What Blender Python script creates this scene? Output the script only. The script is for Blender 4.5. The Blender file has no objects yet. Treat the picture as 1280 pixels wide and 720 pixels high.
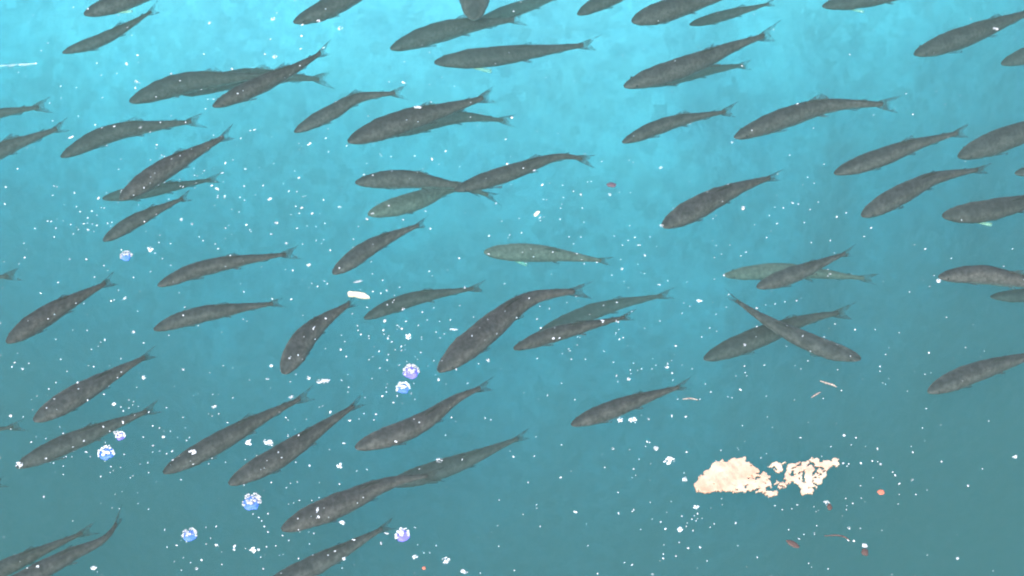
import bpy, bmesh, math, random
from mathutils import Vector, Matrix, noise

random.seed(11)
R = math.radians
SC = bpy.context.scene
COL = SC.collection

# ------------------------------------------------------------------ camera
PITCH, HEIGHT, HFOV = 52.0, 4.0, 31.0
cd = bpy.data.cameras.new('camera'); cam = bpy.data.objects.new('camera', cd)
COL.objects.link(cam); SC.camera = cam
cam.location = (0, 0, HEIGHT); cam.rotation_euler = (R(90 - PITCH), 0, 0)
cd.sensor_width = 36; cd.angle = R(HFOV); cd.clip_start = 0.1; cd.clip_end = 500

# ------------------------------------------------------------------ light
SUN_EL, SUN_AZ = 58.0, 205.0
w = bpy.data.worlds.new('World'); SC.world = w; w.use_nodes = True
nt = w.node_tree; nt.nodes.clear()
sky = nt.nodes.new('ShaderNodeTexSky'); sky.sky_type = 'NISHITA'; sky.sun_disc = False
sky.sun_elevation = R(SUN_EL); sky.sun_rotation = R(SUN_AZ)
sky.air_density = 1.0; sky.dust_density = 4.0
bg = nt.nodes.new('ShaderNodeBackground'); bg.inputs[1].default_value = 0.15
wo = nt.nodes.new('ShaderNodeOutputWorld')
nt.links.new(sky.outputs[0], bg.inputs[0]); nt.links.new(bg.outputs[0], wo.inputs[0])
sl = bpy.data.lights.new('sun', 'SUN'); sl.energy = .8; sl.angle = R(30); sl.color = (1, .96, .9)
so = bpy.data.objects.new('sun', sl); COL.objects.link(so)
sd = Vector((math.sin(R(SUN_AZ)) * math.cos(R(SUN_EL)), math.cos(R(SUN_AZ)) * math.cos(R(SUN_EL)), math.sin(R(SUN_EL))))
so.rotation_euler = sd.to_track_quat('Z', 'Y').to_euler(); so.location = sd * 20

vs = SC.view_settings
vs.view_transform = 'Standard'; vs.look = 'None'; vs.gamma = 1; vs.use_curve_mapping = False
vs.exposure = 1.5
cy = SC.cycles
cy.use_denoising = True; cy.volume_bounces = 2; cy.max_bounces = 8; cy.transparent_max_bounces = 16
cy.sample_clamp_indirect = 4; cy.pixel_filter_type = 'BLACKMAN_HARRIS'; cy.filter_width = 2.0

# ------------------------------------------------------------------ helpers
TH = math.tan(R(HFOV / 2)); FW = 640.0 / TH           # focal length in photo pixels
ROT = Matrix.Rotation(R(90 - PITCH), 3, 'X')


def at(px, py, z=0.0):
    """the point at height z seen at a pixel of the 1280x720 photograph"""
    d = ROT @ Vector(((px - 640) / FW, -(py - 360) / FW, -1.0))
    return Vector((0, 0, HEIGHT)) + d * ((z - HEIGHT) / d.z)


def mat(name, col, rough=.6, **kw):
    m = bpy.data.materials.new(name); m.use_nodes = True
    b = m.node_tree.nodes['Principled BSDF']
    b.inputs['Base Color'].default_value = (*col, 1); b.inputs['Roughness'].default_value = rough
    for k, v in kw.items():
        b.inputs[k.replace('_', ' ')].default_value = v
    return m


def speckle(m, c1, c2, scale, lo=.35, hi=.65, detail=6, bump=0.0):
    """mix two colours of the thing itself by an object-space noise"""
    n = m.node_tree; b = n.nodes['Principled BSDF']
    tc = n.nodes.new('ShaderNodeTexCoord'); t = n.nodes.new('ShaderNodeTexNoise')
    t.inputs['Scale'].default_value = scale; t.inputs['Detail'].default_value = detail
    r = n.nodes.new('ShaderNodeValToRGB')
    r.color_ramp.elements[0].position = lo; r.color_ramp.elements[0].color = (*c1, 1)
    r.color_ramp.elements[1].position = hi; r.color_ramp.elements[1].color = (*c2, 1)
    n.links.new(tc.outputs['Object'], t.inputs['Vector']); n.links.new(t.outputs[0], r.inputs[0])
    n.links.new(r.outputs[0], b.inputs['Base Color'])
    if bump:
        bp = n.nodes.new('ShaderNodeBump'); bp.inputs['Strength'].default_value = bump; bp.inputs['Distance'].default_value = .003
        n.links.new(t.outputs[0], bp.inputs['Height']); n.links.new(bp.outputs[0], b.inputs['Normal'])
    return m


def mesh_obj(name, verts, faces, m, parent=None, smooth=True, loc=None):
    me = bpy.data.meshes.new(name); me.from_pydata([tuple(v) for v in verts], [], faces); me.update()
    if smooth:
        me.shade_smooth()
    me.materials.append(m)
    o = bpy.data.objects.new(name, me); COL.objects.link(o)
    if parent: o.parent = parent
    if loc is not None: o.location = loc
    return o


def tag(o, label=None, cat=None, group=None, kind=None):
    if label: o['label'] = label
    if cat: o['category'] = cat
    if group: o['group'] = group
    if kind: o['kind'] = kind
    return o


# ------------------------------------------------------------------ setting: lake bed and water
# Edge of the pale shelf, read off the photograph where the water turns from cyan to teal.
EDGE = [(-900, -60), (-200, 60), (0, 108), (300, 215), (620, 282), (850, 258), (1280, 40), (2300, -300)]
EW = [at(px, py, -1.0) for px, py in EDGE]


def edge_y(x):
    return sum(edge_raw(x + q) for q in (-.5, -.25, 0, .25, .5)) / 5


def edge_raw(x):
    if x <= EW[0].x: return EW[0].y + 0
    for a, b in zip(EW, EW[1:]):
        if x <= b.x:
            f = (x - a.x) / (b.x - a.x)
            return a.y + (b.y - a.y) * f
    return EW[-1].y


def bed_z(x, y):
    t = (y - edge_y(x)) / 1.85 + .45          # 0 deep .. 1 on the shelf
    t += .16 * noise.noise(Vector((x * 1.1, y * 1.1, 3))) + .07 * noise.noise(Vector((x * 4, y * 4, 7)))
    t = max(0, min(1, t)); t = t * t * (3 - 2 * t)
    return -.75 + math.log(max(t, .011)) / 1.2 + .03 * noise.noise(Vector((x * 3, y * 3, 0)))


xs = [-60, -40, -25, -15, -10, -7] + [-5 + i * .08 for i in range(126)] + [5.4, 7, 10, 15, 25, 40, 60]
ys = [-60, -40, -20, -10, -5, -2] + [0 + i * .08 for i in range(120)] + [10, 12, 16, 25, 40, 60]
V = [(x, y, bed_z(x, y)) for y in ys for x in xs]
nx = len(xs)
F = [(j * nx + i, j * nx + i + 1, (j + 1) * nx + i + 1, (j + 1) * nx + i) for j in range(len(ys) - 1) for i in range(nx - 1)]
mbed = mat('pale_silt', (.75, .8, .78), .95)
n = mbed.node_tree; b = n.nodes['Principled BSDF']
tc = n.nodes.new('ShaderNodeTexCoord')
t1 = n.nodes.new('ShaderNodeTexNoise'); t1.inputs['Scale'].default_value = 11; t1.inputs['Detail'].default_value = 9; t1.inputs['Roughness'].default_value = .78
r1 = n.nodes.new('ShaderNodeValToRGB'); r1.color_ramp.elements[0].position = .36; r1.color_ramp.elements[0].color = (.62, .74, .8, 1)
r1.color_ramp.elements[1].position = .55; r1.color_ramp.elements[1].color = (.88, .93, .95, 1)
t2 = n.nodes.new('ShaderNodeTexVoronoi'); t2.feature = 'F1'; t2.distance = 'CHEBYCHEV'; t2.inputs['Scale'].default_value = 22
r2 = n.nodes.new('ShaderNodeMapRange'); r2.inputs[3].default_value = .66; r2.inputs[4].default_value = 1.0
mx = n.nodes.new('ShaderNodeMix'); mx.data_type = 'RGBA'; mx.blend_type = 'MULTIPLY'; mx.inputs[0].default_value = .8
n.links.new(tc.outputs['Object'], t1.inputs['Vector']); n.links.new(tc.outputs['Object'], t2.inputs['Vector'])
n.links.new(t1.outputs[0], r1.inputs[0]); n.links.new(t2.outputs['Color'], r2.inputs[0])
n.links.new(r1.outputs[0], mx.inputs[6]); n.links.new(r2.outputs[0], mx.inputs[7])
n.links.new(mx.outputs[2], b.inputs['Base Color'])
bed = mesh_obj('lake_bed', V, F, mbed)
tag(bed, 'pale silt bed rising towards the far side, seen dimly through the water', kind='structure')

mw = bpy.data.materials.new('murky_water'); mw.use_nodes = True
n = mw.node_tree; n.nodes.clear()
out = n.nodes.new('ShaderNodeOutputMaterial')
vsn = n.nodes.new('ShaderNodeVolumeScatter'); van = n.nodes.new('ShaderNodeVolumeAbsorption'); add = n.nodes.new('ShaderNodeAddShader')
vsn.inputs['Color'].default_value = (.275, .268, .216, 1); vsn.inputs['Density'].default_value = 1.0; vsn.inputs['Anisotropy'].default_value = .0
# absorption coefficient per channel = density * (1 - colour)
van.inputs['Color'].default_value = (.0, .70, .745, 1); van.inputs['Density'].default_value = 1.2
n.links.new(vsn.outputs[0], add.inputs[0]); n.links.new(van.outputs[0], add.inputs[1]); n.links.new(add.outputs[0], out.inputs['Volume'])
S = 58.0
wv = [(-S, -S, -4.8), (S, -S, -4.8), (S, S, -4.8), (-S, S, -4.8), (-S, -S, 0), (S, -S, 0), (S, S, 0), (-S, S, 0)]
water = mesh_obj('water', wv, [(0, 3, 2, 1), (4, 5, 6, 7), (0, 1, 5, 4), (1, 2, 6, 5), (2, 3, 7, 6), (3, 0, 4, 7)], mw, smooth=False)
tag(water, 'calm murky water, bright cyan over the shelf and teal over the deep', kind='structure')

# ------------------------------------------------------------------ fish
mf = mat('fish_skin', (.1, .1, .1), .55)
mf.node_tree.nodes['Principled BSDF'].inputs['Specular IOR Level'].default_value = .12
n = mf.node_tree; b = n.nodes['Principled BSDF']
at1 = n.nodes.new('ShaderNodeAttribute'); at1.attribute_name = 'flank'
oi = n.nodes.new('ShaderNodeObjectInfo'); tc = n.nodes.new('ShaderNodeTexCoord')
ramp = n.nodes.new('ShaderNodeValToRGB'); cr = ramp.color_ramp
cr.elements[0].position = .12; cr.elements[0].color = (.27, .28, .25, 1)
cr.elements[1].position = .42; cr.elements[1].color = (.13, .1, .09, 1)
e = cr.elements.new(.82); e.color = (.088, .068, .062, 1)
e = cr.elements.new(.97); e.color = (.04, .035, .035, 1)
sp = n.nodes.new('ShaderNodeTexNoise'); sp.inputs['Scale'].default_value = 85; sp.inputs['Detail'].default_value = 5; sp.inputs['Roughness'].default_value = .65
spr = n.nodes.new('ShaderNodeMapRange'); spr.inputs[1].default_value = .38; spr.inputs[2].default_value = .64; spr.inputs[3].default_value = .66; spr.inputs[4].default_value = 1.42
rr = n.nodes.new('ShaderNodeMapRange'); rr.inputs[3].default_value = .88; rr.inputs[4].default_value = 1.1
m1 = n.nodes.new('ShaderNodeMix'); m1.data_type = 'RGBA'; m1.blend_type = 'MULTIPLY'; m1.inputs[0].default_value = 1
m2 = n.nodes.new('ShaderNodeMix'); m2.data_type = 'RGBA'; m2.blend_type = 'MULTIPLY'; m2.inputs[0].default_value = 1
L = n.links.new
L(at1.outputs['Fac'], ramp.inputs[0]); L(tc.outputs['Object'], sp.inputs['Vector']); L(sp.outputs[0], spr.inputs[0])
L(oi.outputs['Random'], rr.inputs[0]); L(ramp.outputs[0], m1.inputs[6]); L(spr.outputs[0], m1.inputs[7])
L(m1.outputs[2], m2.inputs[6]); L(rr.outputs[0], m2.inputs[7]); L(m2.outputs[2], b.inputs['Base Color'])

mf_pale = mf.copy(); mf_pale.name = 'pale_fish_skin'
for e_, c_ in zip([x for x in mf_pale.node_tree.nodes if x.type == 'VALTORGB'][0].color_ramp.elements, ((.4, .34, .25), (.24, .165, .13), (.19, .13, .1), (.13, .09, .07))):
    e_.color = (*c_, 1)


def fin_mat(name, col, clear):
    m = bpy.data.materials.new(name); m.use_nodes = True; n = m.node_tree; n.nodes.clear()
    o = n.nodes.new('ShaderNodeOutputMaterial'); d = n.nodes.new('ShaderNodeBsdfDiffuse'); t = n.nodes.new('ShaderNodeBsdfTransparent')
    x = n.nodes.new('ShaderNodeMixShader'); d.inputs[0].default_value = (*col, 1)
    tc = n.nodes.new('ShaderNodeTexCoord'); nz = n.nodes.new('ShaderNodeTexNoise'); nz.inputs['Scale'].default_value = 60
    mr = n.nodes.new('ShaderNodeMapRange'); mr.inputs[1].default_value = .3; mr.inputs[2].default_value = .7
    mr.inputs[3].default_value = clear - .2; mr.inputs[4].default_value = clear + .2
    n.links.new(tc.outputs['Object'], nz.inputs['Vector']); n.links.new(nz.outputs[0], mr.inputs[0])
    ea = n.nodes.new('ShaderNodeAttribute'); ea.attribute_name = 'edge'
    ma = n.nodes.new('ShaderNodeMath'); ma.operation = 'MULTIPLY_ADD'; ma.inputs[1].default_value = .45; ma.use_clamp = True
    n.links.new(ea.outputs['Fac'], ma.inputs[0]); n.links.new(mr.outputs[0], ma.inputs[2]); n.links.new(ma.outputs[0], x.inputs[0])
    n.links.new(d.outputs[0], x.inputs[1]); n.links.new(t.outputs[0], x.inputs[2]); n.links.new(x.outputs[0], o.inputs[0])
    return m


mfin = fin_mat('fin_membrane', (.085, .078, .072), .42)
mpale = fin_mat('pale_fin_membrane', (.5, .62, .42), .2)
meye = mat('eye_black', (.012, .012, .012), .3)


def catmull(P, k=16):
    P = [P[0] * 2 - P[1]] + P + [P[-1] * 2 - P[-2]]
    out = []
    for i in range(1, len(P) - 2):
        a, b, c, d = P[i - 1:i + 3]
        for j in range(k):
            t = j / k
            out.append(.5 * ((2 * b) + (c - a) * t + (2 * a - 5 * b + 4 * c - d) * t * t + (3 * b - a - 3 * c + d) * t ** 3))
    out.append(P[-2]); return out


def interp(tab, s):
    for (a, x), (b, y) in zip(tab, tab[1:]):
        if s <= b:
            f = (s - a) / (b - a); return x + (y - x) * f
    return tab[-1][1]


WID = [(0, .012), (.015, .026), (.04, .040), (.08, .054), (.14, .067), (.2, .074), (.27, .076), (.36, .074), (.46, .066), (.56, .054), (.66, .041), (.76, .028), (.84, .018), (.9, .012)]
TOP = [(0, .006), (.015, .018), (.04, .032), (.08, .048), (.14, .063), (.2, .074), (.3, .083), (.42, .084), (.52, .073), (.62, .057), (.72, .041), (.8, .031), (.86, .026), (.9, .024)]
BOT = [(0, .010), (.015, .02), (.04, .033), (.08, .047), (.14, .062), (.2, .074), (.3, .086), (.42, .088), (.52, .078), (.62, .06), (.72, .043), (.8, .031), (.86, .026), (.9, .024)]


def make_fish(label, pts, thick, depth, roll=0, pale_fin=False, mouth=False):
    depth = depth * 1.6 if depth < .2 else depth * 1.2 + .08
    depth += .09 * max(0, 1 - pts[1][1] / 260)      # the shoal hangs a little lower over the shelf
    girth = random.uniform(.9, 1.14); dors = random.uniform(-.03, .03); tl = random.uniform(.85, 1.12)
    P = [at(x, y, -depth) for x, y in pts]
    sp_ = catmull(P)
    cum = [0]
    for a, b_ in zip(sp_, sp_[1:]): cum.append(cum[-1] + (b_ - a).length)
    Lw = cum[-1]
    Lpx = sum(math.dist(a, b_) for a, b_ in zip(pts, pts[1:]))
    k = max(.62, min(1.3, thick / (.158 * Lpx)))
    wig = random.uniform(-.5, .5)

    def pos(s):
        d = s * Lw
        if d >= Lw:
            return sp_[-1] + (sp_[-1] - sp_[-2]).normalized() * (d - Lw)
        lo = 0
        while cum[lo + 1] < d: lo += 1
        f = (d - cum[lo]) / (cum[lo + 1] - cum[lo])
        return sp_[lo].lerp(sp_[lo + 1], f)
    root = bpy.data.objects.new('fish', None); COL.objects.link(root)
    org = pos(.45); root.location = org; root.empty_display_size = .05
    tag(root, label, 'fish', 'fish swimming just under the surface')

    def frame(s):
        T = (pos(s + .02) - pos(max(0, s - .02))).normalized()
        N = Vector((0, 0, 1)).cross(T).normalized()
        U = T.cross(N)
        q = Matrix.Rotation(R(roll), 3, T)
        c = pos(s) - org
        return c, T, q @ N, q @ U
    # body
    ns, nr = 44, 22
    V, F, fl = [], [], []
    for i in range(ns):
        f = i / (ns - 1); s = .9 * (f ** 1.25)
        c, T, N, U = frame(s)
        wd = interp(WID, s) * Lw * k * girth; tp = interp(TOP, s) * Lw * k; bt = interp(BOT, s) * Lw * k
        if .185 < s < .215: wd *= 1.035
        for j in range(nr):
            a = 2 * math.pi * j / nr
            ca, sa = math.cos(a), math.sin(a)
            h = tp if sa > 0 else bt
            rg = 1 + .075 * noise.noise((c + org) * 28 + Vector((ca, sa, 0)) * .9) + .05 * noise.noise((c + org) * 75 + Vector((ca, sa, 0)) * 2)
            ca *= rg; sa *= rg
            V.append(c + N * (wd * ca) + U * (h * (abs(sa) ** 1.05) * (1 if sa > 0 else -1)))
            fl.append(.5 + .5 * sa + .03 * math.sin(s * 40))
    for i in range(ns - 1):
        for j in range(nr):
            F.append((i * nr + j, i * nr + (j + 1) % nr, (i + 1) * nr + (j + 1) % nr, (i + 1) * nr + j))
    F.append(tuple(range(nr - 1, -1, -1))); F.append(tuple((ns - 1) * nr + j for j in range(nr)))
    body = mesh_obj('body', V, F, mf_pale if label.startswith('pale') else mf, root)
    at_ = body.data.attributes.new('flank', 'FLOAT', 'POINT')
    at_.data.foreach_set('value', fl)

    def sheet(name, grid, m, th=.0012):
        """a thin two-sided fin from a grid of points, tapering to its edge"""
        nu, nv = len(grid), len(grid[0]); Vv, Ff = [], []
        for side in (1, -1):
            for u in range(nu):
                for v in range(nv):
                    p = grid[u][v]
                    du = grid[min(u + 1, nu - 1)][v] - grid[max(u - 1, 0)][v]
                    dv = grid[u][min(v + 1, nv - 1)] - grid[u][max(v - 1, 0)]
                    nn = du.cross(dv)
                    nn = nn.normalized() if nn.length > 1e-9 else Vector((0, 0, 1))
                    Vv.append(p + nn * th * side * (1 - .7 * u / (nu - 1)))
        o2 = nu * nv
        for u in range(nu - 1):
            for v in range(nv - 1):
                q = (u * nv + v, u * nv + v + 1, (u + 1) * nv + v + 1, (u + 1) * nv + v)
                Ff.append(q); Ff.append(tuple(o2 + x for x in reversed(q)))
        for u in range(nu - 1):
            for v in (0, nv - 1):
                a, b2 = u * nv + v, (u + 1) * nv + v; Ff.append((a, b2, o2 + b2, o2 + a))
        for v in range(nv - 1):
            for u in (0, nu - 1):
                a, b2 = u * nv + v, u * nv + v + 1; Ff.append((a, b2, o2 + b2, o2 + a))
        o_ = mesh_obj(name, Vv, Ff, m, root)
        ea = o_.data.attributes.new('edge', 'FLOAT', 'POINT')
        ea.data.foreach_set('value', [u / (nu - 1) for _ in (0, 1) for u in range(nu) for v in range(nv)])
        return o_
    # tail fin
    g = []
    for u in range(9):
        f = u / 8; row = []
        for v in range(13):
            y = v / 6 - 1
            end = .94 + .06 * abs(y) ** 1.3
            s = .862 + (end - .862) * f
            hh = (.022 + (.086 - .022) * (f ** .8)) * Lw * (.7 + .3 * k) * tl
            c, T, N, U = frame(s)
            row.append(c + U * (y * hh) + N * (.012 * Lw * wig * f))
        g.append(row)
    sheet('tail_fin', g, mfin)

    def fin(name, s0, s1, sweep, height, base, m, out=None):
        """fin on the back or belly (out None) or at a flank (out = +-1)"""
        g = []
        for u in range(5):
            f = u / 4; row = []
            for v in range(6):
                q = v / 5; s = s0 + (s1 - s0) * (.5 + (q - .5) * (1 - .75 * f * f))
                c, T, N, U = frame(s)
                tp = interp(TOP, s) * Lw * k; bt = interp(BOT, s) * Lw * k; wd = interp(WID, s) * Lw * k
                hgt = height * Lw * (1 - .55 * q) * f
                if base == 'back': p = c + U * (tp * .94 + hgt) + T * (sweep * Lw * f)
                elif base == 'belly': p = c - U * (bt * .94 + hgt) + T * (sweep * Lw * f)
                else:
                    p = c + N * (out * wd * .78) - U * (bt * .55) + (N * out * .8 - U * .35) * hgt + T * (sweep * Lw * f)
                row.append(p)
            g.append(row)
        return sheet(name, g, m, .0009)
    fin('dorsal_fin', .47 + dors, .6 + dors, .05, .055, 'back', mfin)
    fin('adipose_fin', .77, .795, .03, .022, 'back', mfin)
    fin('anal_fin', .69, .77, .04, .025, 'belly', mfin)
    for sgn in (1, -1):
        fin('pectoral_fin', .215, .25, .1 if pale_fin else .08, .05 if pale_fin else .03, 'flank', mpale if pale_fin else mfin, sgn)
        fin('pelvic_fin', .52, .55, .045, .024, 'flank', mfin, sgn)
        # eye
        c, T, N, U = frame(.062)
        wd = interp(WID, .062) * Lw * k
        bm = bmesh.new(); bmesh.ops.create_uvsphere(bm, u_segments=10, v_segments=8, radius=.008 * Lw)
        e_ = bpy.data.meshes.new('eye'); bm.to_mesh(e_); bm.free(); e_.shade_smooth(); e_.materials.append(meye)
        eo = bpy.data.objects.new('eye', e_); COL.objects.link(eo); eo.parent = root
        eo.location = c + N * (sgn * wd * .86) + U * (.012 * Lw * k)
    return root


G = .10
FISH = [
 ('grey fish cut by the top edge, leftmost there, white bubble by its eye', [(105, 18), (150, 2), (262, -42)], 25, .10, 0, True),
 ('slim fish below the top left corner, its forked tail touching the top edge', [(78, 66), (135, 46), (200, 8)], 16, .16),
 ('fish cut by the top edge, just right of a line of foam specks', [(367, 28), (410, 10), (520, -48)], 24, .12),
 ('fish nosing straight down from the top edge, the only vertical one', [(593, 24), (593, -20), (590, -90)], 24, .10),
 ('large fish near the top edge whose back the vertical fish points at', [(488, 61), (565, 36), (660, 22)], 26, .17),
 ('dim fish at the top edge, half hidden behind a large grey one', [(598, 26), (650, 10), (728, -16)], 17, .30),
 ('long straight fish with a pale fin glinting under its chest, near the top', [(543, 78), (630, 69), (750, 54)], 25, .15, 10, True),
 ('small fish leaving the frame at the top, right of centre', [(722, 18), (765, -4), (850, -42)], 19, .14),
 ('stout dark fish cut by the top edge, above a thin one', [(790, 27), (848, 9), (925, -9)], 27, .10),
 ('thin small fish just under the stout dark one at the top edge', [(862, 31), (910, 18), (972, 2)], 13, .20),
 ('large fish with pale flecks on its head and another tail showing beneath it', [(780, 108), (865, 80), (918, 58), (974, 38)], 27, .10),
 ('dim fish mostly hidden beneath the large pale flecked one', [(802, 106), (870, 90), (942, 80)], 19, .34),
 ('fish with a short square tail directly below the pale flecked one', [(778, 178), (840, 153), (922, 137)], 18, .13),
 ('long fish arched upward, upper right, its forked tail trailing level', [(918, 172), (985, 146), (1045, 131), (1126, 131)], 25, .11),
 ('fish skimming the top edge in the upper right with a pale belly', [(1028, 8), (1080, 0), (1180, -14)], 20, .15, 12, True),
 ('fish near the top right corner with a white spot on its back', [(1143, 68), (1210, 44), (1312, 6)], 25, .12),
 ('fish whose head alone shows at the right edge under the white spotted one', [(1252, 80), (1300, 64), (1420, 26)], 22, .17),
 ('stout fish cut by the right edge, its head above a thinner pair', [(1198, 196), (1255, 174), (1375, 130)], 28, .13),
 ('slim straight fish ending beside the stout one at the right edge', [(1043, 217), (1100, 197), (1150, 179), (1214, 162)], 20, .12),
 ('mottled fish with a thin wispy tail, below the slim straight one', [(1077, 270), (1130, 241), (1172, 222), (1240, 209)], 24, .12, 8),
 ('fish with a pale yellowish belly cut by the right edge', [(1178, 270), (1240, 262), (1352, 236)], 26, .13, 14, True),
 ('fish of which only a snout tip shows at the right edge', [(1269, 217), (1310, 209), (1430, 178)], 18, .16),
 ('dark level fish at the right edge with a white bubble on its nose', [(1173, 346), (1235, 344), (1345, 366)], 25, .10),
 ('dim fish showing just its head under the bubble nosed one', [(1238, 371), (1290, 368), (1405, 352)], 17, .24),
 ('fish at the right edge alone in open teal water', [(1160, 490), (1220, 465), (1325, 434)], 24, .12),
 ('pale dim fish lying deeper, crossed by a darker slim one', [(905, 344), (985, 339), (1100, 350)], 21, .30),
 ('slim dark fish crossing over a pale dim one', [(946, 359), (1000, 340), (1068, 312)], 20, .13),
 ('fish in the crossed pair heading left, scaly pale head', [(880, 449), (950, 421), (1010, 399), (1068, 388)], 25, .18),
 ('only fish heading right, lying over the other of the crossed pair', [(1076, 449), (1022, 432), (962, 403), (906, 366)], 22, .13, -14),
 ('large mottled fish with a white fleck at its lip', [(828, 283), (890, 250), (932, 232), (978, 218)], 27, .11, 8),
 ('pale tan fish lying deep in the centre, level, with a light fin', [(605, 315), (680, 317), (768, 328)], 23, .29, 10, True),
 ('pale lower left fish of the chain of three, two white specks on its head', [(460, 268), (520, 251), (570, 233), (626, 250)], 22, .28, 12),
 ('upper left fish of the chain of three, lying almost level', [(444, 228), (510, 224), (602, 237)], 24, .15),
 ('right hand fish of the chain of three, its tail hooked downward', [(568, 238), (640, 215), (700, 196), (746, 203)], 22, .13),
 ('large fish above the chain of three with a broad raised forked tail', [(435, 177), (500, 153), (560, 136), (622, 117)], 27, .11),
 ('dim fish tucked under the one with the raised forked tail', [(488, 168), (565, 147), (645, 152)], 19, .30),
 ('slim fish with a bent back alone left of the raised forked tail pair', [(368, 165), (415, 140), (450, 122), (510, 115)], 18, .13),
 ('plain fish slanting up, alone below the chain of three', [(416, 342), (468, 306), (536, 276)], 20, .13),
 ('mottled fish just right of and below the cream flake', [(455, 398), (515, 374), (608, 358)], 18, .20),
 ('biggest fish near the centre, thick dark back and curved down tail', [(548, 464), (610, 412), (665, 373), (742, 362)], 31, .10),
 ('steeply slanting fish with its tail beneath the cream flake', [(354, 467), (388, 415), (448, 372)], 26, .11),
 ('upper of two level fish left of centre, long wispy tail', [(197, 357), (262, 333), (376, 315)], 20, .12),
 ('lower of two level fish left of centre, white specks on its back', [(192, 412), (252, 393), (358, 377)], 20, .13),
 ('stout fish by the left edge in the middle with pale specks on it', [(8, 428), (65, 390), (146, 347)], 27, .10),
 ('fish of which only the tail shows at the left edge, halfway down', [(-150, 372), (-60, 356), (28, 342)], 20, .22),
 ('short slim fish left of centre above two small white bubbles', [(129, 301), (175, 273), (240, 243)], 17, .15),
 ('large dark fish on the left with another dimmer one passing beneath it', [(150, 249), (205, 212), (294, 164)], 26, .10),
 ('dim fish passing beneath the large dark one on the left', [(128, 248), (200, 236), (278, 222)], 17, .32),
 ('long arched fish in the upper left with a white speck on its back', [(76, 196), (145, 165), (258, 150)], 23, .17),
 ('upper of two tails poking in at the left edge, upper left', [(-110, 168), (-30, 147), (66, 131)], 20, .20),
 ('lower of two tails poking in at the left edge, upper left', [(-80, 222), (0, 188), (88, 155)], 24, .17),
 ('left fish of the overlapping upper left cluster, white specks on head', [(162, 127), (235, 103), (350, 93)], 27, .17),
 ('front fish of the overlapping upper left cluster, raised tail', [(266, 133), (325, 106), (375, 82), (414, 58)], 22, .09),
 ('deepest fish of the upper left cluster with its wide forked tail out', [(228, 118), (310, 96), (418, 100)], 22, .27),
 ('fish with a pale belly left of the lower middle, upper of two', [(42, 526), (110, 486), (196, 438)], 27, .11, 8),
 ('fish with a foam bubble at its nose and a wide dim forked tail', [(20, 584), (90, 552), (202, 507)], 27, .14),
 ('fish of which only a thin tail shows at the left edge, lower left', [(-140, 560), (-50, 544), (34, 531)], 16, .20),
 ('fish of which only the fork of the tail shows at the lower left edge', [(-150, 640), (-70, 622), (9, 602)], 22, .14),
 ('fish with white foam on its head, left of a darker parallel one', [(204, 591), (275, 552), (330, 521), (394, 490)], 24, .12),
 ('dark fish parallel to the foam headed one, its tail faint', [(286, 605), (350, 570), (400, 536), (458, 497)], 26, .11),
 ('fish with a curved back and hooked tail tip below the centre', [(444, 560), (520, 532), (572, 498), (618, 478)], 25, .10),
 ('front fish of two in line, bottom centre, white flecks behind its eye', [(352, 662), (430, 628), (490, 603), (556, 592)], 29, .10),
 ('rear fish of two in line, bottom centre, raised dorsal fin', [(486, 606), (570, 580), (664, 541)], 23, .20),
 ('fish half out of the bottom edge beside the violet bubble', [(322, 742), (410, 698), (494, 652)], 26, .13),
 ('upper of two parallel fish in the bottom left corner', [(-70, 744), (40, 694), (122, 658)], 23, .15),
 ('lower of two parallel fish in the bottom left corner, tail curled up', [(-20, 752), (80, 698), (132, 672), (154, 638)], 27, .12),
 ('dark fish with two white specks by its tail, right of the biggest one', [(642, 436), (700, 416), (796, 393)], 20, .11),
 ('dim fish lying deeper behind the dark one right of the biggest', [(672, 418), (755, 385), (846, 366)], 20, .33),
 ('lone fish low in the centre with foam flecks under its belly', [(714, 531), (790, 503), (864, 479)], 23, .11),
]
for f in FISH:
    make_fish(*f[:4], roll=(f[4] if len(f) > 4 and f[4] else random.uniform(-5, 5)), pale_fin=(len(f) > 5 and f[5]))

# ------------------------------------------------------------------ floating bits
mfoam = speckle(mat('foam_white', (.8, .84, .86), .5), (.62, .72, .78), (.88, .9, .9), 300, .3, .6)
n = mfoam.node_tree; b = n.nodes['Principled BSDF']; src = b.inputs['Base Color'].links[0].from_socket
oi = n.nodes.new('ShaderNodeObjectInfo'); mr = n.nodes.new('ShaderNodeMapRange'); mr.inputs[3].default_value = .5; mr.inputs[4].default_value = 1.0
mm = n.nodes.new('ShaderNodeMix'); mm.data_type = 'RGBA'; mm.blend_type = 'MULTIPLY'; mm.inputs[0].default_value = 1
n.links.new(oi.outputs['Random'], mr.inputs[0]); n.links.new(src, mm.inputs[6]); n.links.new(mr.outputs[0], mm.inputs[7]); n.links.new(mm.outputs[2], b.inputs['Base Color'])


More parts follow.
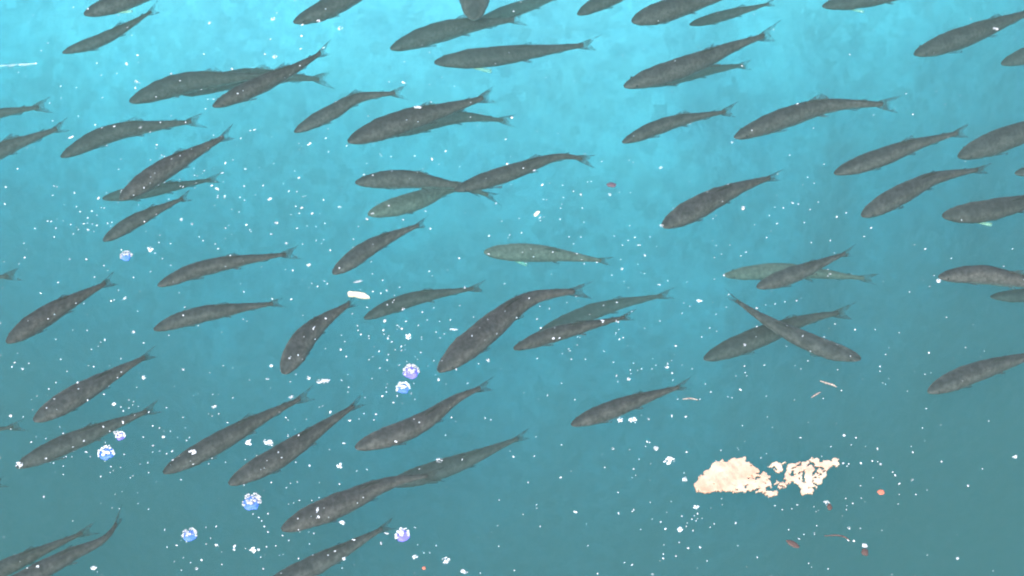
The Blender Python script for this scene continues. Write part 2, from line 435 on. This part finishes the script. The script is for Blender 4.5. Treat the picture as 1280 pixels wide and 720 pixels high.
def froth(seed, count, size=.3, long=1.0):
    """a ragged crumb of foam, about 1 unit across: many tiny touching lumps"""
    q = random.Random(seed); bm = bmesh.new(); x, y = 0.0, 0.0
    for k in range(count):
        a = q.uniform(0, 6.283); rr = q.random() ** .7 * .42
        if noise.noise(Vector((math.cos(a) * rr * 4, math.sin(a) * rr * 4, seed * 3.3))) < -.12 and k > 2: continue
        sz = size * q.uniform(.35, 1.1) * (1 - .5 * rr)
        T_ = Matrix.Translation((math.cos(a) * rr, math.sin(a) * rr, q.uniform(0, .12))) @ Matrix.Rotation(q.uniform(0, 6.28), 4, 'Z') @ Matrix.Diagonal((sz * q.uniform(.8, 1.7), sz * q.uniform(.5, 1), sz * .5, 1))
        bmesh.ops.create_icosphere(bm, subdivisions=1, radius=.5, matrix=T_)
    me = bpy.data.meshes.new('speck'); bm.to_mesh(me); bm.free(); me.shade_smooth(); return me


def lump(seed, flat=.45, rag=.55, sub=2):
    """a ragged little lump about 1 unit across"""
    bm = bmesh.new(); bmesh.ops.create_icosphere(bm, subdivisions=sub, radius=.5)
    for v in bm.verts:
        d = 1 + rag * noise.noise(v.co * 3.1 + Vector((seed * 7.3, seed, 0))) + rag * .5 * noise.noise(v.co * 8 + Vector((0, seed * 3.7, 0)))
        v.co *= d; v.co.z *= flat
    me = bpy.data.meshes.new('speck'); bm.to_mesh(me); bm.free(); me.shade_smooth(); return me


PX = lambda px, py: (at(px + .5, py) - at(px - .5, py)).length     # metres per photo pixel there
SPECKS = '''158 81 9;171 102 6;262 29 5;172 69 4;60 54 3;45 79 4;214 92 4;290 86 4;119 156 4;176 159 5;66 151 3;89 172 8;62 129 3;214 145 3;267 169 3;301 173 3;195 121 3;148 19 3;110 11 4;146 92 3
341 24 8;346 16 3;407 11 3;398 26 7;378 31 5;425 35 9;338 49 4;377 45 4;376 61 5;331 67 5;343 71 8;375 82 3;505 104 8;568 108 3;410 161 3;388 179 5;460 145 2
642 14 3;844 76 3;792 170 2;915 178 5;940 163 3;640 147 5;840 114 2;967 37 3;997 130 5;1141 143 4;1017 160 3;1034 112 2
34 185 3;49 193 2;34 216 2;22 211 4;93 242 5;123 248 7;151 240 3;167 244 3;99 197 2;188 200 3;202 194 3;282 204 5;277 216 6;253 217 2;265 232 4;281 245 4;306 211 3;211 249 3;173 256 2;110 287 5;227 274 6;240 280 5;249 296 3;254 301 3;282 285 4;308 281 4;71 274 2;79 276 2;98 287 3;30 304 3;31 322 4;33 312 2;87 324 4;130 332 3;200 294 3;140 278 3;24 330 2;108 324 4;282 333 2;310 334 2;203 323 3;269 305 3;196 181 4;151 199 2
386 181 5;374 223 5;329 232 4;337 249 7;376 260 6;390 267 6;346 279 7;340 293 6;425 259 6;466 219 4;486 257 4;466 267 6;459 274 6;448 283 3;540 198 7;557 189 4;634 205 5;477 195 2;442 299 3;358 304 5;386 331 7;366 338 4;397 358 4;538 286 5;611 295 5;610 317 5;574 323 4;427 320 2;540 345 2;581 358 3
654 210 3;669 213 6;678 231 6;726 243 5;762 243 6;826 210 5;728 260 3;652 291 4;717 305 3;691 315 3;721 317 3;667 321 3;778 336 6;765 344 3;806 319 5;895 307 3;893 322 3;929 260 8;827 282 6;700 274 3;730 278 3;768 295 3;893 349 3;905 344 4;862 227 2;788 241 3
991 254 5;998 255 3;1046 271 4;1089 285 4;1043 316 3;1037 342 5;1035 345 3;987 194 3;1189 323 3;1202 275 3;1162 358 3;1154 350 2
156 373 6;139 376 4;148 363 3;172 389 3;109 393 2;109 413 3;167 415 6;70 424 3;76 449 3;126 428 3;123 433 3;137 457 2;70 478 3;97 478 4;98 486 3;58 510 3;71 512 2;13 520 6;1 444 3;143 505 7;154 528 7;161 500 3;167 502 3;173 508 2;41 512 2;179 472 6;171 484 2;229 462 5;231 384 4;229 394 4;248 407 3;211 419 3;279 457 3;262 466 3;291 460 2;304 399 3;268 508 6;266 493 3;265 520 3;224 366 3;175 364 2;312 475 3;213 539 3;205 539 2;68 393 3;95 379 3;35 401 2;218 483 2
340 373 5;364 374 4;441 392 5;407 398 5;392 410 7;380 421 2;394 424 3;362 448 5;378 449 3;339 457 8;334 474 5;370 468 3;386 473 7;363 477 3;435 468 2;427 419 3;431 427 3;426 437 4;481 401 7;479 413 5;502 411 6;451 418 4;485 423 4;527 424 2;494 437 3;502 438 4;484 450 4;466 446 2;528 390 4;534 400 3;542 385 3;505 386 3;581 360 4;575 382 2;610 450 5;548 475 7;606 425 2;626 461 2;522 449 3;483 490 3;484 480 2;478 495 4;492 503 4;514 492 5;503 504 2;436 484 3;435 490 3;364 496 7;412 516 8;470 518 4;437 526 5;360 525 3;383 524 2;369 537 2;455 517 3;524 528 3;465 473 2;349 515 2
646 397 3;676 410 4;737 393 2;753 401 6;772 402 6;692 423 5;703 442 3;714 449 3;732 449 3;722 421 2;806 410 2;792 454 3;802 461 3;797 463 2;815 461 3;834 459 6;771 469 5;786 474 7;841 475 3;702 479 3;655 491 2;811 524 5;857 521 5;840 520 5;887 410 3;908 384 2;931 431 5;946 385 4;926 488 6;920 470 2;915 497 3;958 495 3;928 532 3;847 499 3;875 499 3;946 408 3;957 381 2;770 416 3;779 422 3;725 422 2;945 421 2
996 376 4;981 377 3;969 380 3;1137 365 3;1069 412 4;1094 412 3;1030 421 3;1107 443 3;1161 441 4;1100 458 4;1100 464 3;1001 461 3;1047 462 3;1010 451 3;1013 439 3;994 457 2;1029 498 3;1052 488 3;993 500 2;1153 535 3;1164 466 2;1063 445 3
45 546 2;105 551 4;108 565 5;67 579 3;69 590 2;79 593 3;55 621 4;163 597 3;175 580 2;191 557 4;191 565 3;204 546 6;222 547 2;216 575 4;224 570 2;282 578 3;265 573 3;172 616 2;270 681 5;293 683 6;293 687 5;252 700 4;246 711 6;218 702 2;277 690 2;47 708 5;34 710 3;25 702 2;91 651 2;126 629 2
360 545 3;373 544 4;430 554 5;387 582 4;412 562 2;352 572 3;339 603 4;363 604 2;399 603 2;424 605 3;398 646 6;405 635 2;335 642 4;327 651 3;335 665 4;323 687 6;329 711 4;387 680 3;354 693 2;442 675 6;483 667 7;476 679 6;430 698 7;428 710 3;545 682 3;522 681 3;530 691 3;518 716 2;524 586 2;454 622 3;558 609 2;624 625 3;557 544 3;495 552 5;443 706 2;386 665 2;391 694 2;410 694 3
642 571 4;668 570 4;670 546 3;660 603 4;702 556 3;701 597 4;714 589 2;766 561 5;787 562 3;756 584 3;792 586 4;799 574 3;790 597 3;809 552 4;807 558 3;855 591 3;671 635 3;719 640 6;675 658 4;733 655 2;872 642 4;865 649 3;870 651 3;815 649 3;839 627 3;801 662 3;832 661 4;858 658 3;849 678 3;830 681 3;860 685 4;875 684 5;829 698 4;845 695 4;884 701 3;922 682 3;735 682 3;747 717 4;816 718 5;643 713 3;901 563 3;922 560 3;931 552 2;958 567 3;654 643 2
1055 544 5;1070 547 4;1064 556 3;1097 561 5;1097 577 3;1101 580 5;1139 558 3;1141 565 4;1177 577 4;1156 551 2;1076 579 4;1054 579 4;1061 580 3;1091 597 3;1119 594 4;1116 590 3;1140 600 5;1124 618 2;1145 618 3;1210 607 5;1228 586 3;1057 623 3;1066 629 4;1058 637 3;978 637 3;1023 638 2;1061 660 5;986 662 3;1005 668 3;1018 668 2;1060 675 4;1067 676 4;1011 704 3;1035 711 3;1197 698 5;1115 718 3'''
sp_all = sorted([tuple(float(v) for v in q.split()) for l in SPECKS.split('\n') for q in l.split(';')], key=lambda q: -q[2])
protos = [lump(i, .45, .9) for i in range(9)]
clusters = [froth(60 + i, 9, .5) for i in range(9)]
for p in clusters: p.materials.append(mfoam)
for p in protos: p.materials.append(mfoam)
rest_v, rest_f = [], []
for i, (px, py, d) in enumerate(sp_all):
    r_ = random.Random(int(px * 131 + py * 7))
    c = at(px, py, -r_.choice((0, .003, .02, .05, .09)) if d < 4 else 0); sz = d * (.72 if d > 4 else .62 if d > 3 else .52) * PX(px, py)
    sx, sy = sz * r_.uniform(.75, 1.15), sz * r_.uniform(.7, 1.1)
    me = protos[r_.randrange(9)]; rz = r_.uniform(0, 6.28)
    if i < 290:
        if d >= 5: me = clusters[r_.randrange(9)]; sx, sy = sx * 1.3, sy * 1.3
        o = bpy.data.objects.new('foam_speck', me); COL.objects.link(o)
        o.location = c; o.scale = (sx, sy, sz * .6); o.rotation_euler = (0, 0, rz)
        if d >= 5: tag(o, 'small white foam fleck, larger than a pinhead, among many scattered on the water', 'speck', 'small white foam flecks on the water')
        else: tag(o, 'tiny white foam speck, one of hundreds dotted over the water', 'speck', 'tiny white foam specks on the water')
    else:
        M = Matrix.Translation(c) @ Matrix.Rotation(rz, 4, 'Z') @ Matrix.Diagonal((sx, sy, sz * .6, 1))
        b0 = len(rest_v)
        rest_v += [M @ v.co for v in me.vertices]; rest_f += [tuple(b0 + k for k in p.vertices) for p in me.polygons]
# faint drifting motes in the top layer of the water, too many to count
r_ = random.Random(5)
for i in range(420):
    px, py = r_.uniform(-60, 1340), r_.uniform(-40, 760) ** 1.0
    c = at(px, py, -r_.uniform(.003, .05)); sz = r_.uniform(.6, 1.5) * PX(px, py); me = protos[i % 9]
    M = Matrix.Translation(c) @ Matrix.Rotation(r_.uniform(0, 6.28), 4, 'Z') @ Matrix.Diagonal((sz * r_.uniform(.7, 2.2), sz * .7, sz * .4, 1))
    b0 = len(rest_v); rest_v += [M @ v.co for v in me.vertices]; rest_f += [tuple(b0 + k for k in p.vertices) for p in me.polygons]
for cx, cy_, sx_, sy_, cnt in ((500, 425, 45, 50, 60), (110, 285, 60, 45, 45), (380, 250, 60, 60, 50), (250, 225, 40, 35, 30), (800, 420, 90, 40, 40), (80, 500, 70, 60, 40), (170, 560, 60, 50, 35), (330, 650, 70, 50, 40), (720, 290, 90, 50, 40), (990, 270, 60, 40, 20), (1040, 620, 50, 35, 22), (860, 640, 60, 40, 22), (150, 100, 90, 60, 30)):
    for i in range(cnt):
        px, py = r_.gauss(cx, sx_), r_.gauss(cy_, sy_); c = at(px, py, -r_.choice((0, .003, .02))); sz = r_.uniform(.9, 2.0) * PX(px, py); me = protos[i % 9]
        M = Matrix.Translation(c) @ Matrix.Rotation(r_.uniform(0, 6.28), 4, 'Z') @ Matrix.Diagonal((sz * r_.uniform(.7, 1.8), sz * .8, sz * .4, 1))
        b0 = len(rest_v); rest_v += [M @ v.co for v in me.vertices]; rest_f += [tuple(b0 + k for k in p.vertices) for p in me.polygons]
tag(mesh_obj('fine_foam_dust', rest_v, rest_f, mfoam), 'finest white foam dust and motes drifting across the whole water surface', 'foam', kind='stuff')

# larger flecks, each by itself: px, py, width, height, turn, label
BIG = [
 (403, 477, 20, 8, 5, 'lumpy strip of white foam below the steeply slanting fish'),
 (510, 421, 8, 10, 10, 'upright white foam fleck with a blue rim above the bubble pair'),
 (567, 412, 12, 3, 0, 'thin dash of white foam left of the biggest fish'),
 (775, 525, 8, 7, 10, 'left of two white foam flecks under the lone low fish'),
 (791, 525, 12, 8, 10, 'broad white foam fleck under the belly of the lone low fish'),
 (874, 376, 8, 4, 0, 'flat pale foam fleck above the crossed pair of fish'),
 (24, 581, 11, 9, 0, 'round white foam fleck at the nose of a lower left fish'),
 (241, 564, 9, 9, 20, 'white foam lump on the head of a lower left fish'),
 (311, 553, 10, 8, 10, 'white foam lump between two parallel lower fish'),
 (337, 553, 18, 8, -20, 'ragged white foam patch on the dark lower fish'),
 (316, 688, 9, 8, 0, 'white foam lump right of the arc of foam at lower left'),
 (117, 710, 9, 5, 15, 'pointed white foam fleck beside the curled tail at bottom left'),
 (425, 582, 8, 7, 30, 'white foam fleck right of the faint tailed dark fish'),
 (397, 638, 4, 8, 0, 'upright white oblong fleck on the back of the front lined up fish'),
 (428, 653, 9, 6, -10, 'white foam fleck under the belly of the front lined up fish'),
 (549, 576, 11, 7, 10, 'white foam fleck where two fish in line overlap'),
 (518, 697, 10, 6, 30, 'tilted white sliver of foam below the violet bubble'),
 (557, 701, 13, 9, 35, 'largest white flake at the bottom edge right of the violet bubble'),
 (580, 715, 11, 5, -20, 'flat white flake touching the bottom edge'),
 (837, 576, 15, 10, 20, 'bluish white foam clump left of the cream food raft'),
 (820, 560, 8, 7, 0, 'small white foam clump above and left of the bluish clump'),
 (856, 599, 8, 7, 0, 'ring shaped white foam fleck touching the left raft'),
 (870, 634, 9, 6, 0, 'white foam fleck directly below the left raft'),
 (850, 662, 10, 8, 0, 'rounded bluish foam clump below the left raft'),
 (1033, 628, 9, 5, 0, 'white crumb trailing below the right raft'),
 (1269, 571, 8, 4, 10, 'pale fleck near the right edge, lower right'),
 (1245, 36, 9, 5, -5, 'white spot of foam on the back of the top right fish'),
 (1173, 351, 7, 8, 0, 'white bubble at the nose of the dark right edge fish'),
 (187, 312, 10, 8, 35, 'white foam fleck right of the bluish upper left bubble'),
 (271, 236, 10, 3, -35, 'thin white splinter afloat right of the large dark left fish'),
 (447, 352, 13, 4, 12, 'curved white arc of foam above the cream flake'),
 (522, 134, 13, 4, -12, 'curved white ripple of foam on the raised tail fish'),
 (145, 541, 8, 6, 0, 'small white lump touching the upper of two left bubbles'),
]
for i, (px, py, bw, bh, rz, lab) in enumerate(BIG):
    me = froth(40 + i, 34, .34); me.materials.append(mfoam)
    o = bpy.data.objects.new('foam_fleck', me); COL.objects.link(o)
    p = PX(px, py); o.location = at(px, py); o.scale = (bw * p, bh * p * 1.2, min(bw, bh) * p * .7); o.rotation_euler = (0, 0, R(rz))
    tag(o, lab, 'foam fleck')

# bubbles: a dome, blue sky reflection painted into its film, with a rim and crust of white foam
mdome = bpy.data.materials.new('blue_reflection_film'); mdome.use_nodes = True
n = mdome.node_tree; b = n.nodes['Principled BSDF']
b.inputs['Base Color'].default_value = (.1, .24, .8, 1); b.inputs['Roughness'].default_value = .45; b.inputs['Alpha'].default_value = .6
mviol = mat('violet_reflection_film', (.22, .2, .75), .45, Alpha=.65)  # violet part of the sky reflection, put into the film colour
BUB = [
 (315, 629, 23, 20, mdome, 'largest blue bubble with a white foam rim, lower left of centre'),
 (514, 466, 20, 18, mviol, 'violet bubble capped with white foam, upper of a pair'),
 (504, 486, 17, 14, mdome, 'blue bubble with a white cap, lower of a pair'),
 (133, 568, 20, 17, mdome, 'bright blue bubble with a foam cap below a lower left fish'),
 (151, 546, 12, 11, mviol, 'pinkish bubble just above the bright blue one at lower left'),
 (237, 670, 18, 16, mdome, 'blue bubble under an arc of foam near the bottom left'),
 (503, 670, 18, 17, mviol, 'round violet bubble with a white centre near the bottom edge'),
 (158, 321, 14, 13, mdome, 'small blue bubble with white foam on the left, under a short fish'),
]
for i, (px, py, bw, bh, m, lab) in enumerate(BUB):
    p = PX(px, py)
    root = bpy.data.objects.new('bubble', None); COL.objects.link(root); root.location = at(px, py); tag(root, lab, 'bubble', 'blue and violet bubbles on the water')
    rr_ = random.Random(i + 3)
    bm = bmesh.new(); bmesh.ops.create_uvsphere(bm, u_segments=28, v_segments=16, radius=.5)
    for v in bm.verts:
        v.co *= 1 + .35 * noise.noise(v.co * 3.5 + Vector((i * 5, 0, 0)))
        if v.co.z < 0: v.co.z *= .15
        v.co.x *= bw * p * .9; v.co.y *= bh * p * .95; v.co.z *= bh * p * .35
    me = bpy.data.meshes.new('film'); bm.to_mesh(me); bm.free(); me.shade_smooth(); me.materials.append(m)
    d = bpy.data.objects.new('film', me); COL.objects.link(d); d.parent = root
    # crust of froth over the far rim and top
    bm = bmesh.new()
    for k in range(60):
        a = rr_.uniform(-.05, 1.15) * math.pi; rad = rr_.choice((rr_.uniform(.4, .52), rr_.uniform(.4, .52), rr_.uniform(.1, .5)))
        s_ = rr_.uniform(.04, .11) * bw * p
        T_ = Matrix.Translation((math.cos(a) * rad * bw * p, math.sin(a) * rad * bh * p * 1.25, rr_.uniform(.05, .22) * bh * p)) @ Matrix.Diagonal((s_ * rr_.uniform(.7, 1.6), s_, s_ * .8, 1))
        bmesh.ops.create_icosphere(bm, subdivisions=1, radius=.7, matrix=T_)
    for k in range(5):
        s_ = rr_.uniform(.08, .17) * bw * p
        T_ = Matrix.Translation((rr_.uniform(-.2, .2) * bw * p, rr_.uniform(-.2, .15) * bh * p, .27 * bh * p)) @ Matrix.Diagonal((s_ * 1.4, s_, s_ * .7, 1))
        bmesh.ops.create_icosphere(bm, subdivisions=1, radius=.7, matrix=T_)
    me = bpy.data.meshes.new('froth'); bm.to_mesh(me); bm.free(); me.shade_smooth(); me.materials.append(mfoam)
    d = bpy.data.objects.new('froth', me); COL.objects.link(d); d.parent = root


# food rafts: crusts with holes, built cell by cell
def inside(poly, x, y):
    c = False; j = len(poly) - 1
    for i in range(len(poly)):
        (x1, y1), (x2, y2) = poly[i], poly[j]
        if (y1 > y) != (y2 > y) and x < (x2 - x1) * (y - y1) / (y2 - y1) + x1: c = not c
        j = i
    return c


mraft = speckle(mat('food_scum', (.8, .6, .45), .75), (.46, .27, .18), (.56, .43, .32), 16, .36, .64, 8, 0)
mraft.node_tree.nodes['Noise Texture'].inputs['Roughness'].default_value = .7


mraft_pink = speckle(mat('pink_scum', (.8, .5, .4), .75), (.52, .33, .24), (.58, .46, .34), 16, .38, .62, 8, 0)


def raft(name, poly, hole, seed, label, cat, m=mraft):
    xs_ = [q[0] for q in poly]; ys_ = [q[1] for q in poly]; st = .62
    x0, y0 = min(xs_) - 3, min(ys_) - 3; NX = int((max(xs_) + 3 - x0) / st); NY = int((max(ys_) + 3 - y0) / st)
    nz = lambda x, y, f, z=0: noise.noise(Vector((x * f, y * f, seed + z)))
    org = at(sum(xs_) / len(xs_), sum(ys_) / len(ys_))
    keep = set()
    for j in range(NY):
        for i in range(NX):
            x, y = x0 + (i + .5) * st, y0 + (j + .5) * st
            wx, wy = x + 3.4 * nz(x, y, .16, 9) + 1.8 * nz(x, y, .45, 19), y + 3 * nz(x, y, .16, 29) + 1.8 * nz(x, y, .45, 39)
            if inside(poly, wx, wy) and nz(x, y * 1.2, .13, 3) + .45 * nz(x, y * 1.2, .33, 5) > hole(x, y): keep.add((i, j))
    V, F, idx = [], [], {}

    def vtx(i, j, top):
        key = (i, j, top)
        if key not in idx:
            x, y = x0 + i * st, y0 + j * st
            full = sum((i - a, j - c_) in keep for a in (0, 1) for c_ in (0, 1))
            h = (.003 + .0022 * nz(x, y, .16) + .0008 * nz(x, y, .6, 50)) * (full / 4) + .001
            idx[key] = len(V); V.append(at(x, y, 0) + Vector((0, 0, h if top else -.004)) - org)
        return idx[key]
    for (i, j) in keep:
        a, b_, c, d = (i, j), (i + 1, j), (i + 1, j + 1), (i, j + 1)
        F.append(tuple(vtx(*q, 1) for q in (d, c, b_, a))); F.append(tuple(vtx(*q, 0) for q in (a, b_, c, d)))
        for (p, q, nb) in ((a, b_, (i, j - 1)), (b_, c, (i + 1, j)), (c, d, (i, j + 1)), (d, a, (i - 1, j))):
            if nb not in keep: F.append((vtx(*p, 1), vtx(*q, 1), vtx(*q, 0), vtx(*p, 0)))
    o = mesh_obj(name, V, F, m, loc=org)
    return tag(o, label, cat)


P1 = [(868, 606), (872, 599), (884, 588), (891, 579), (908, 576), (914, 574), (925, 573), (930, 570), (935, 577), (942, 583), (950, 588), (962, 594), (972, 602), (968, 612), (972, 618), (962, 622), (955, 616), (940, 614), (926, 614), (908, 615), (898, 613), (886, 617), (876, 613), (870, 616)]
raft('food_scum_raft', P1, lambda x, y: (-.75 if x < 917 else -.75 + min(.66, (x - 917) * .022)), 4.2, 'left cream raft of floating food scum, solid with a tattered right end', 'food scum')
P2 = [(962, 582), (970, 578), (985, 580), (1003, 578), (1013, 574), (1022, 572), (1034, 577), (1042, 572), (1053, 575), (1047, 584), (1036, 588), (1030, 598), (1022, 610), (1018, 618), (1004, 618), (998, 608), (992, 602), (984, 606), (975, 610), (972, 604), (982, 597), (978, 590), (966, 588)]
raft('food_scum_raft', P2, lambda x, y: -.17, 8.1, 'right pinkish raft of floating food scum, ragged and full of holes', 'food scum', mraft_pink)


def bit(name, px, py, bw, bh, rz, m, label, cat, flat=.35, rag=.45, seed=1):
    me = lump(seed, flat, rag, 3); me.materials.append(m)
    o = bpy.data.objects.new(name, me); COL.objects.link(o); p = PX(px, py)
    o.location = at(px, py); o.scale = (bw * p, bh * p * 1.25, bh * p * .8); o.rotation_euler = (0, 0, R(rz)); return tag(o, label, cat)


mbrown = speckle(mat('wet_brown', (.12, .06, .05), .6), (.04, .025, .022), (.12, .075, .062), 160)
mgrey = speckle(mat('grey_crumb', (.1, .07, .09), .6), (.04, .03, .04), (.15, .11, .13), 160)
mred = mat('orange_crumb', (.5, .16, .1), .6)
mcream = speckle(mat('cream_flake', (.82, .76, .62), .6), (.6, .5, .34), (.68, .62, .48), 60)
bit('pellet', 991, 680, 18, 6, -32, mbrown, 'long brown food pellet low in the right half', 'pellet', seed=3, rag=.3)
bit('pellet', 1081, 690, 8, 9, 0, mbrown, 'brown crumb with a white top near the bottom, right half', 'pellet', seed=5)
bit('pellet', 1037, 634, 6, 7, 0, mbrown, 'small brown crumb just below the right raft', 'pellet', seed=6)
bit('pellet', 1101, 615, 8, 6, 0, mred, 'orange crumb floating right of the rafts', 'pellet', seed=7)
bit('pellet', 530, 710, 4, 4, 0, mred, 'tiny reddish crumb at the bottom edge by the white flakes', 'pellet', seed=8)
bit('pellet', 764, 231, 12, 6, 0, mgrey, 'dark plum coloured crumb afloat in the cyan water above centre', 'pellet', seed=9)
bit('pellet', 671, 267, 11, 4, 55, mcream, 'tilted pale pinkish grain right of the chain of three fish', 'grain', seed=10, rag=.2)
bit('foam_fleck', 1081, 682, 7, 4, -30, mfoam, 'white crumb perched above a brown one near the bottom', 'foam fleck', seed=12)


def twig(px, py, pts, rad, m, label):
    """a thin bent strand lying on the water, from points relative to px, py in photo pixels"""
    P = catmull([at(px + a, py + c, .001) for a, c in pts], 6); org = at(px, py); V, F = [], []
    for i, p in enumerate(P):
        t = i / (len(P) - 1); T = (P[min(i + 1, len(P) - 1)] - P[max(i - 1, 0)]).normalized(); N = Vector((0, 0, 1)).cross(T); U = T.cross(N)
        r = rad * (math.sin(math.pi * (.1 + .85 * t)) ** .6) * (1 + .3 * noise.noise(Vector((i, rad, 0)) * .7))
        for j in range(6):
            a = j * math.pi / 3; V.append(p - org + N * r * math.cos(a) + U * r * .6 * math.sin(a))
    for i in range(len(P) - 1):
        for j in range(6): F.append((i * 6 + j, i * 6 + (j + 1) % 6, i * 6 + 6 + (j + 1) % 6, i * 6 + 6 + j))
    F += [tuple(range(5, -1, -1)), tuple((len(P) - 1) * 6 + j for j in range(6))]
    return tag(mesh_obj('plant_strand', V, F, m, loc=org), label, 'plant strand')


mstraw = speckle(mat('pale_straw', (.3, .25, .21), .6), (.13, .1, .09), (.4, .34, .28), 200)
twig(1036, 481, [(-11, -5), (-2, -2), (5, 0), (10, 3)], .0032, mstraw, 'short pale straw below the crossed pair, upper of two')
twig(1020, 493, [(-6, 4), (0, 0), (6, -3)], .0028, mstraw, 'short pale straw below the crossed pair, lower of two')
twig(863, 499, [(-10, 0), (0, -1), (10, 1)], .0026, mstraw, 'thin brownish strand right of the lone low fish')
twig(1055, 670, [(-25, 0), (-10, -1), (0, 1), (8, 6)], .0025, mbrown, 'brown forked strand near the bottom right with white crumbs on it')

# the cream flake: a fish shaped thin wafer
pts = [(-15, -3), (-12, -5), (-8, -3), (-5, -4.5), (1, -4), (8, -2.5), (14, 2), (16, 5), (8, 5), (0, 4), (-5, 2), (-9, 2.5), (-14, 2)]
pts = [(a * .9, c * .8) for a, c in pts]
org = at(448, 368); V = [at(448 + a, 369 + c, 0) - org + Vector((0, 0, .004)) for a, c in pts]; k = len(V)
V += [v - Vector((0, 0, .006)) for v in V]; V.append(Vector((0, 0, .009)))
F = [((i + 1) % k, i, 2 * k) for i in range(k)] + [tuple(range(k, 2 * k))] + [(i, (i + 1) % k, k + (i + 1) % k, k + i) for i in range(k)]
tag(mesh_obj('cream_flake', V, F, mcream, smooth=False, loc=org), 'cream coloured flake with a notched end floating left of centre', 'flake')


# one long soft ripple crest, its sky glint painted as a pale see-through strip
mrip = fin_mat('painted_ripple_glint', (.7, .82, .86), .5)
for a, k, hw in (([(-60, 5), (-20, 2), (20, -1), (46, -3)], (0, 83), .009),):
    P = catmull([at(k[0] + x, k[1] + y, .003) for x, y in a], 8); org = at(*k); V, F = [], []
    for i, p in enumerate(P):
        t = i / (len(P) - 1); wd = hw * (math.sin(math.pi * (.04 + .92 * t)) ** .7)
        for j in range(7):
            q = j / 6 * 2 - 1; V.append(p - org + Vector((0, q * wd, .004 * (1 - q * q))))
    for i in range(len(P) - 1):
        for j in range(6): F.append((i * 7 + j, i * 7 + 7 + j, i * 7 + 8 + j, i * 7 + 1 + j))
    o = mesh_obj('ripple_glint', V, F, mrip, loc=org)
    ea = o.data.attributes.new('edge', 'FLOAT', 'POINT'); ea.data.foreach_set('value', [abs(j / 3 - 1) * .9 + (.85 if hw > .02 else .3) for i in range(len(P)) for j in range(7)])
    tag(o, 'faint glint on a ripple, painted as a pale strip on the water', kind='structure')
